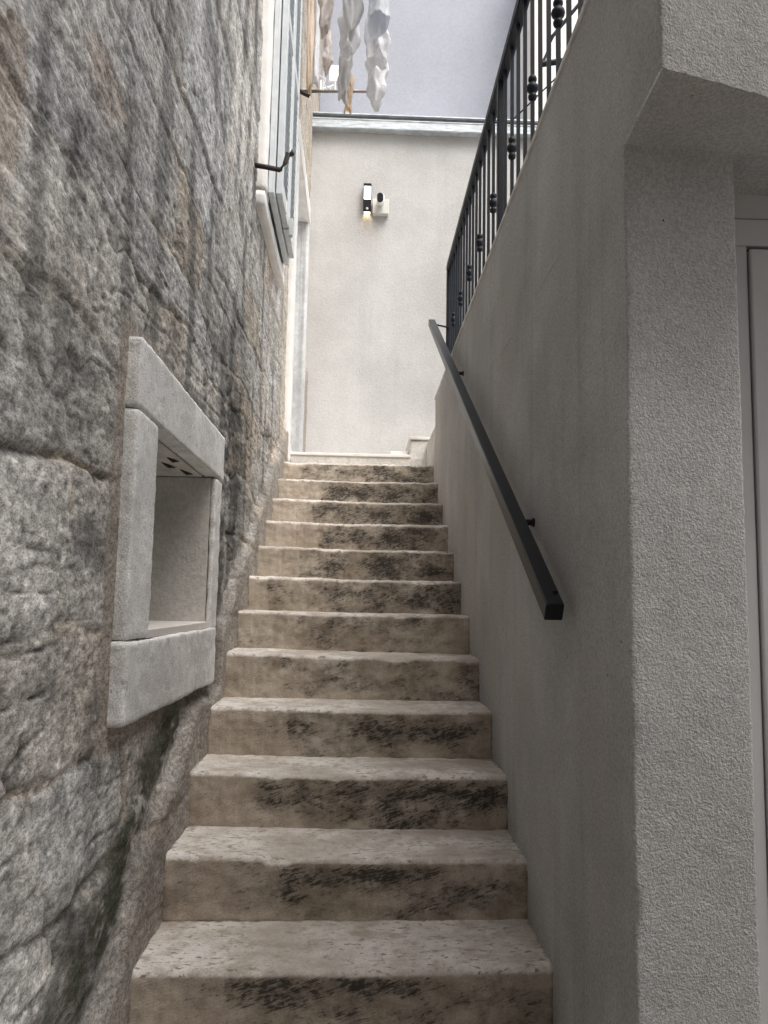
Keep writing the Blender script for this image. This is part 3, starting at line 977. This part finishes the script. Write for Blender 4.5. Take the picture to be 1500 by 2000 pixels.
kn.lathe((0, 0, 0), [(.0095, -.046), (.013, -.043), (.0155, -.036), (.0155, -.029), (.012, -.023), (.0105, -.020), (.014, -.016), (.0195, -.009), (.0215, 0),
                     (.0195, .009), (.014, .016), (.0105, .020), (.012, .023), (.0155, .029), (.0155, .036), (.013, .043), (.0095, .046)], 20)
kn_me = kn.mesh('collar'); kn_me.materials.append(M['iron'])
kn_me.polygons.foreach_set('use_smooth', np.ones(len(kn_me.polygons), bool))
KY = [1.52, 1.90, 2.274, 2.639, 3.019, 3.465, 3.873, 4.247, 4.623, 4.984]
ylist = []
for i, ky in enumerate(KY):
    ylist.append((ky, True))
    if i < len(KY) - 1:
        g = (KY[i + 1] - ky) / 3
        ylist += [(ky + g, False), (ky + 2 * g, False)]
ylist += [(5.09, False), (5.17, False), (1.40, False)]
for (y, k) in ylist:
    if any(abs(y - yp) < .035 for yp in (3.25, 1.27)): continue
    o = bpy.data.objects.new('baluster', bal_me); COL.objects.link(o); o.parent = rail
    o.location = Vector((RX, y, 0)) - Vector(rail.location)
    if k:
        c = bpy.data.objects.new('collar', kn_me); COL.objects.link(c); c.parent = o
        c.location = (0, 0, 3.297)

# ------------------------------------------------------------------ handrail on the rendered wall
hr = empty('handrail', (.445, 1.81, 1.44))
tag(hr, 'slanting square steel handrail fixed to the grey rendered wall', 'handrail')
a, b = Vector((.446, 1.81, 1.455)), Vector((.445, 5.07, 3.303))
m_ = MB(); m_.tube([a, b], .0212 * 1.4142, 4, square=True); m_.build('rail_tube', M['rail'], hr, bevel=.0035, seg=3)
for fr in (.135, .62):
    p = a.lerp(b, fr)
    m_ = MB()
    m_.tube([(p.x + .02, p.y, p.z), (XR - .004, p.y, p.z)], .009, 12)
    m_.tube([(XR - .006, p.y, p.z), (XR + .004, p.y, p.z)], .013, 20)
    m_.build('bracket', M['rail'], hr, smooth=False)
p = a.lerp(b, .985)
m_ = MB(); m_.tube([(p.x + .01, p.y, p.z), (.575, 5.23, 3.33)], .006, 10); m_.build('tie_rod', M['iron'], hr)
p = a.lerp(b, .012)
m_ = MB(); m_.tube([(p.x + .012, p.y, p.z + .0225), (p.x + .012, p.y, p.z + .0275)], .006, 10); m_.build('screw', M['iron'], hr)

# ------------------------------------------------------------------ rendered building closing the lane, with box gutter
bb = empty('back_building', (.5, 7.42, 2.5))
tag(bb, 'pale cream rendered wall with a zinc box gutter closing the lane above the steps', 'building')
m_ = MB(); m_.box(-.70, 1.66, 7.40, 8.45, 2.3, 6.105); m_.build('wall', M['render_back'], bb)
gt = MB()
x0, x1 = -.585, 1.70
prof = [(7.398, 6.047), (7.325, 6.044), (7.312, 6.050), (7.310, 6.125), (7.304, 6.130), (7.304, 6.138), (7.322, 6.138), (7.324, 6.075), (7.37, 6.075), (7.375, 6.16), (7.398, 6.16)]
n = len(prof)
gt.add([(x0, y, z) for (y, z) in prof] + [(x1, y, z) for (y, z) in prof],
       [(i, (i + 1) % n, n + (i + 1) % n, n + i) for i in range(n)] + [tuple(range(n - 1, -1, -1)), tuple(range(n, 2 * n))])
gtr = gt.build('box_gutter', M['zinc'], bb)
for x in (-.36, .60, 1.5):
    m_ = MB(); m_.box(x - .016, x + .016, 7.298, 7.3025, 6.040, 6.142); m_.box(x - .016, x + .016, 7.3025, 7.395, 6.035, 6.0395)
    m_.build('gutter_strap', M['zinc'], gtr, bevel=.001)
m_ = MB(); m_.box(-.60, 1.70, 7.35, 8.4, 6.212, 6.224); m_.build('roof_flashing', M['zinc'], bb, bevel=.002)
m_ = MB(); m_.box(-.60, 1.70, 7.385, 8.4, 6.11, 6.211); m_.build('shadow_strip', M['pole'], bb)  # dark strip standing in for the shadow under the flashing

tb_ = empty('tall_building', (1.0, 8.62, .10))
tag(tb_, 'tall plain lavender grey rendered wall rising behind the gutter', 'building')
m_ = MB(); m_.box(-3.0, 1.85, 8.60, 11, .1, 14.0); m_.build('wall', M['render_tall'], tb_)
nb = empty('white_neighbour_building', (2.5, 8.0, .10))
tag(nb, 'bright white rendered building seen through the railing bars', 'building')
m_ = MB(); m_.box(1.72, 6.0, 7.9, 11, .1, 9.0); m_.build('wall', M['render_white'], nb)

# awning frame on the terrace behind the railing
aw = empty('awning_frame', (1.5, 5.5, 2.83))
tag(aw, 'dark folding awning arm with thin stay seen behind the railing', 'awning')
m_ = MB(); m_.tube([(1.29, 5.5, 5.49), (1.36, 5.5, 5.70), (1.60, 5.5, 6.02), (2.1, 5.5, 6.7)], .014, 8); m_.build('front_bar', M['iron'], aw)
m_ = MB(); m_.tube([(1.27, 5.5, 5.47), (1.46, 5.5, 5.51), (2.2, 5.5, 5.62)], .022, 8); m_.build('arm', M['iron'], aw)
m_ = MB(); m_.tube([(1.22, 6.5, 5.63), (1.65, 6.5, 6.09), (2.3, 6.5, 6.8)], .007, 6); m_.build('stay', M['iron'], aw)
m_ = MB(); m_.box(2.18, 2.24, 5.46, 6.54, 2.85, 6.9); m_.build('mast', M['iron'], aw, bevel=.004)

# ------------------------------------------------------------------ lamp, junction box, camera on the back wall
lamp = empty('wall_lamp', (0.01, 7.4, 5.2))
tag(lamp, 'slim black upright wall lamp with a lit white window', 'lamp')
m_ = MB()
m_.box(-.032, .044, 7.325, 7.399, 5.266, 5.330); m_.box(-.032, .044, 7.325, 7.333, 5.205, 5.2655); m_.box(-.032, -.026, 7.3335, 7.399, 5.205, 5.2655); m_.box(.038, .044, 7.3335, 7.399, 5.205, 5.2655); m_.box(-.032, .044, 7.325, 7.399, 5.462, 5.492); m_.box(-.032, -.026, 7.33, 7.399, 5.3305, 5.4615); m_.box(.038, .044, 7.33, 7.399, 5.3305, 5.4615)
m_.build('housing', M['black_pl'], lamp, bevel=.002)
m_ = MB(); m_.box(-.0255, .0375, 7.322, 7.396, 5.331, 5.461); m_.build('diffuser', M['glow'], lamp, bevel=.004)
m_ = MB(); m_.lathe((.006, 7.325, 5.232), [(.003, -.012), (.011, -.009), (.0135, 0), (.011, .009), (.003, .012)], 14); m_.build('motion_sensor', M['box_pl'], lamp, smooth=True)
m_ = MB(); m_.box(-.02, .032, 7.345, 7.392, 5.260, 5.2645); m_.build('light_slot', M['glow_low'], lamp)
jb = empty('junction_box', (.136, 7.4, 5.2))
tag(jb, 'square pale grey plastic junction box beside the wall lamp', 'junction box')
m_ = MB(); m_.box(.060, .214, 7.345, 7.399, 5.195, 5.340); m_.build('body', M['box_pl'], jb, bevel=.006)
m_ = MB(); m_.box(.058, .216, 7.330, 7.3445, 5.193, 5.342); lid = m_.build('lid', M['box_pl'], jb, bevel=.004)
for sx_ in (.068, .206):
    for sz_ in (5.203, 5.332):
        m_ = MB(); m_.tube([(sx_, 7.331, sz_), (sx_, 7.328, sz_)], .004, 8); m_.build('screw', M['rust'], lid)
sc = empty('security_camera', (.125, 7.33, 5.28))
tag(sc, 'small white security camera with oval black face mounted on the junction box', 'camera')


def capsule(cx, cz, r, hh, y0, y1, name, mat, taper=1.0):
    ring = [(cx + r * math.cos(t), cz + (hh if math.sin(t) >= 0 else -hh) + r * math.sin(t)) for t in [2 * math.pi * (i + .5) / 32 for i in range(32)]]
    vs = [(x, y0, z) for x, z in ring] + [(cx + (x - cx) * taper, y1, cz + (z - cz) * taper) for x, z in ring]
    m = MB(); m.add(vs, [tuple((i, (i + 1) % 32, 32 + (i + 1) % 32, 32 + i)) for i in range(32)] + [tuple(range(31, -1, -1)), tuple(range(32, 64))])
    return m.build(name, mat, sc, smooth=False, bevel=.004)


capsule(.134, 5.303, .036, .018, 7.245, 7.315, 'body', M['white_pl'], .86)
fc = capsule(.128, 5.308, .029, .018, 7.238, 7.2435, 'face', M['black_pl'], 1.05)
m_ = MB(); m_.tube([(.128, 7.2375, 5.328), (.128, 7.233, 5.328)], .012, 18); m_.build('lens', M['lens'], fc)
m_ = MB(); m_.tube([(.128, 7.2375, 5.285), (.128, 7.2355, 5.285)], .005, 10); m_.build('sensor_eye', M['box_pl'], fc)
m_ = MB(); m_.tube([(.134, 7.316, 5.29), (.134, 7.330, 5.285)], .02, 14); m_.build('mount', M['white_pl'], sc)

# ------------------------------------------------------------------ antenna on the house corner
an = empty('antenna', (-.5, 8.2, 7.0))
tag(an, 'small white panel antenna on bent arm at far corner of stone house', 'antenna')
m_ = MB(); m_.box(-.446, -.332, 8.17, 8.20, 7.115, 7.31); m_.build('panel', M['white_pl'], an, bevel=.012, seg=3)
m_ = MB(); m_.tube([(-.55, 8.2, 7.03), (-.46, 8.19, 7.05), (-.40, 8.19, 7.07), (-.385, 8.20, 7.15)], .014, 8); m_.build('arm', M['white_pl'], an)
m_ = MB(); m_.tube([(-.54, 8.15, 7.16), (-.47, 8.15, 7.12), (-.50, 8.15, 7.05), (-.43, 8.15, 7.02), (-.385, 8.15, 6.96), (-.37, 8.15, 7.0), (-.375, 8.18, 7.12)], .006, 6); m_.build('cable', M['white_pl'], an)
m_ = MB(); m_.box(-.535, -.515, 8.13, 8.25, 6.98, 7.1); m_.build('wall_plate', M['white_pl'], an, bevel=.003)

# ------------------------------------------------------------------ drying rack and laundry
rk = empty('drying_rack', (-.5, 5.9, 5.5))
tag(rk, 'wall mounted steel clothes rack with taut lines above the lane', 'clothes rack')
m_ = MB(); m_.tube([(-.55, 5.95, 5.485), (.06, 5.95, 5.511)], .0125, 12); m_.build('rod', M['pole'], rk, smooth=True)
m_ = MB(); m_.tube([(-.55, 4.0, 6.26), (.08, 4.0, 6.28)], .0125, 12); m_.build('rod', M['pole'], rk, smooth=True)
m_ = MB(); m_.tube([(-.545, 5.32, 5.10), (-.47, 5.35, 5.065), (-.425, 5.36, 5.052)], .013, 6); m_.build('bracket', M['rust'], rk)
LX = {'a': -.46, 'b': -.335, 'c': -.165, 'd': .04}


def line_z(y): return 5.49 + (5.95 - y) * .395


for k_, x in LX.items():
    m_ = MB(); m_.tube([(x, 5.95, line_z(5.95)), (x, 4.0, line_z(4.0))], .0022, 6); m_.build('line', M['rope'], rk)
m_ = MB(); m_.tube([(-.365, 5.94, 5.49), (-.362, 5.94, 5.78)], .004, 6); m_.build('cord', M['rope'], rk)


GW = .6


def garment(name, label, cat, mat, y, x, ztop, zbot, wx, wy, seed, prof=None, fold=.35, wander=.02, hem=0.0, lean=0.0):
    """hanging cloth: a crumpled open tube, gathered at the pegs"""
    nu, nv = 56, 70
    u = np.arange(nu) / nu * 2 * np.pi
    v = np.linspace(0, 1, nv)
    U, Vv = np.meshgrid(u, v, indexing='ij')
    pr = np.interp(Vv, [p[0] for p in prof], [p[1] for p in prof]) if prof else 1 + 0 * Vv
    cu, su = np.cos(U), np.sin(U)
    ff = 1 + fold * (.55 * np.sin(3 * U + seed + 3.0 * pn(Vv * 3, Vv * 0 + seed, Vv * 0)) + .45 * np.sin(5 * U + 2 * seed + 4 * pn(Vv * 2.3, Vv * 0, Vv * 0 + seed))) * np.clip(Vv * 3 + .2, 0, 1)
    cr = fbm(cu * 1.6 + seed, su * 1.6, Vv * 7 * abs(ztop - zbot), 4, .6)
    ff = ff * (1 + .11 * cr)
    rx, ry = wx * .43 * pr * ff, wy / 2 * (.6 + .4 * pr) * ff
    X_ = x + lean * Vv + GW * wander * pn(Vv * 3.5, Vv * 0 + seed * 2, Vv * 0) * 1.5 + rx * cu
    Y_ = y + GW * wander * pn(Vv * 3.1 + 9, Vv * 0 + seed, Vv * 0) + ry * su
    Z_ = ztop + (zbot - ztop) * Vv + .012 * cr + hem * cu * Vv + .025 * np.sin(2 * U + seed) * np.clip(Vv * 4 - 3, 0, 1)
    V = np.stack([X_, Y_, Z_], -1).reshape(-1, 3)
    i = np.arange(nu)[:, None]; j = np.arange(nv - 1)[None, :]
    i2 = (i + 1) % nu
    F = np.stack([i * nv + j, i2 * nv + j, i2 * nv + j + 1, i * nv + j + 1], -1).reshape(-1, 4)[:, ::-1]
    # gathered top: close it with a pinch
    c = len(V)
    V = np.concatenate([V, [[x, y, ztop + .01]]])
    T = [(int(i0 * nv), c, c, int(((i0 + 1) % nu) * nv)) for i0 in range(nu)]
    me = bpy.data.meshes.new(name)
    me.from_pydata(V.tolist(), [], F.tolist() + [(t_[0], t_[1], t_[3]) for t_ in T])
    me.validate()
    loc = Vector((x, y, ztop))
    me.transform(Matrix.Translation(-loc))
    o = link(name, me, mat, None, smooth=True)
    o.location = loc
    sd = o.modifiers.new('cloth', 'SOLIDIFY'); sd.thickness = .002
    return tag(o, label, cat, 'laundry on the clothes rack')


garment('white_trousers', 'crumpled white trousers hanging nearest the middle of the lane, hem below the rod', 'trousers', M['cl_white'], 5.72, .055, 5.66, 5.262, .17, .20, 2.3,
        [(0, .55), (.2, .95), (.45, 1.0), (.6, .8), (.72, .9), (.9, .85), (1, .5)], .35, .018)
garment('white_shirt', 'crumpled white shirt hanging on the outermost line under the blue grey shorts', 'shirt', M['cl_white'], 5.35, .055, 5.80, 5.33, .17, .20, 5.1,
        [(0, .5), (.25, .9), (.6, 1.05), (1, .9)], .4, .02)
garment('blue_grey_shorts', 'pale blue grey shorts with flat open legs at the top of the frame', 'shorts', M['cl_blue'], 4.90, .055, 5.88, 5.275, .165, .24, .6,
        [(0, .5), (.2, .9), (.6, 1.0), (1, 1.05)], .10, .006, hem=.02)
garment('grey_shirt', 'long pale grey shirt with narrow cuff hanging on the middle line', 'shirt', M['cl_grey'], 5.60, -.165, 5.67, 5.205, .12, .16, 3.7,
        [(0, .7), (.4, 1.0), (.75, .75), (.9, .62), (1, .6)], .28, .015, lean=-.035)
garment('white_vest', 'white vest bunched on the middle line above the grey shirt', 'vest', M['cl_white'], 5.30, -.150, 5.78, 5.36, .15, .18, 6.2,
        [(0, .6), (.4, 1.0), (.8, .95), (1, .55)], .35, .015)
garment('grey_vest', 'dull grey vest tapering to a point at the top of the middle line', 'vest', M['cl_grey'], 4.98, -.125, 5.88, 5.262, .165, .18, 1.4,
        [(0, .8), (.4, 1.05), (.7, .9), (.9, .55), (1, .25)], .3, .012)
garment('beige_sock', 'beige sock dangling lowest on the middle line', 'sock', M['cl_beige'], 5.77, -.138, 5.50, 5.215, .052, .05, 4.4,
        [(0, .7), (.2, 1.0), (.5, .8), (.75, .9), (1, 1.2)], .25, .012, lean=-.02)
garment('blush_underwear', 'greyish blush undershirt hanging on the line by the stone house', 'undershirt', M['cl_blush'], 5.55, -.318, 5.69, 5.395, .085, .12, 7.7,
        [(0, .5), (.3, .9), (.5, .6), (.8, 1.0), (1, .45)], .3, .012)
garment('blush_vest', 'beige and grey vest bunched at the top of the line by the stone house', 'vest', M['cl_blush'], 5.2, -.325, 5.84, 5.44, .11, .14, 8.3,
        [(0, .6), (.35, 1.0), (.75, .85), (1, .6)], .4, .015)
garment('peach_towel', 'long narrow peach towel hanging against the stone house', 'towel', M['cl_peach'], 5.72, -.462, 6.7, 5.34, .058, .12, 9.1,
        [(0, .9), (.5, 1.0), (.9, .9), (1, .7)], .18, .008)
garment('white_sheet', 'folded white sheet hanging beside the peach towel', 'sheet', M['cl_white'], 5.88, -.425, 6.8, 5.50, .065, .10, 10.4,
        [(0, .9), (.5, 1.0), (1, .9)], .18, .006)
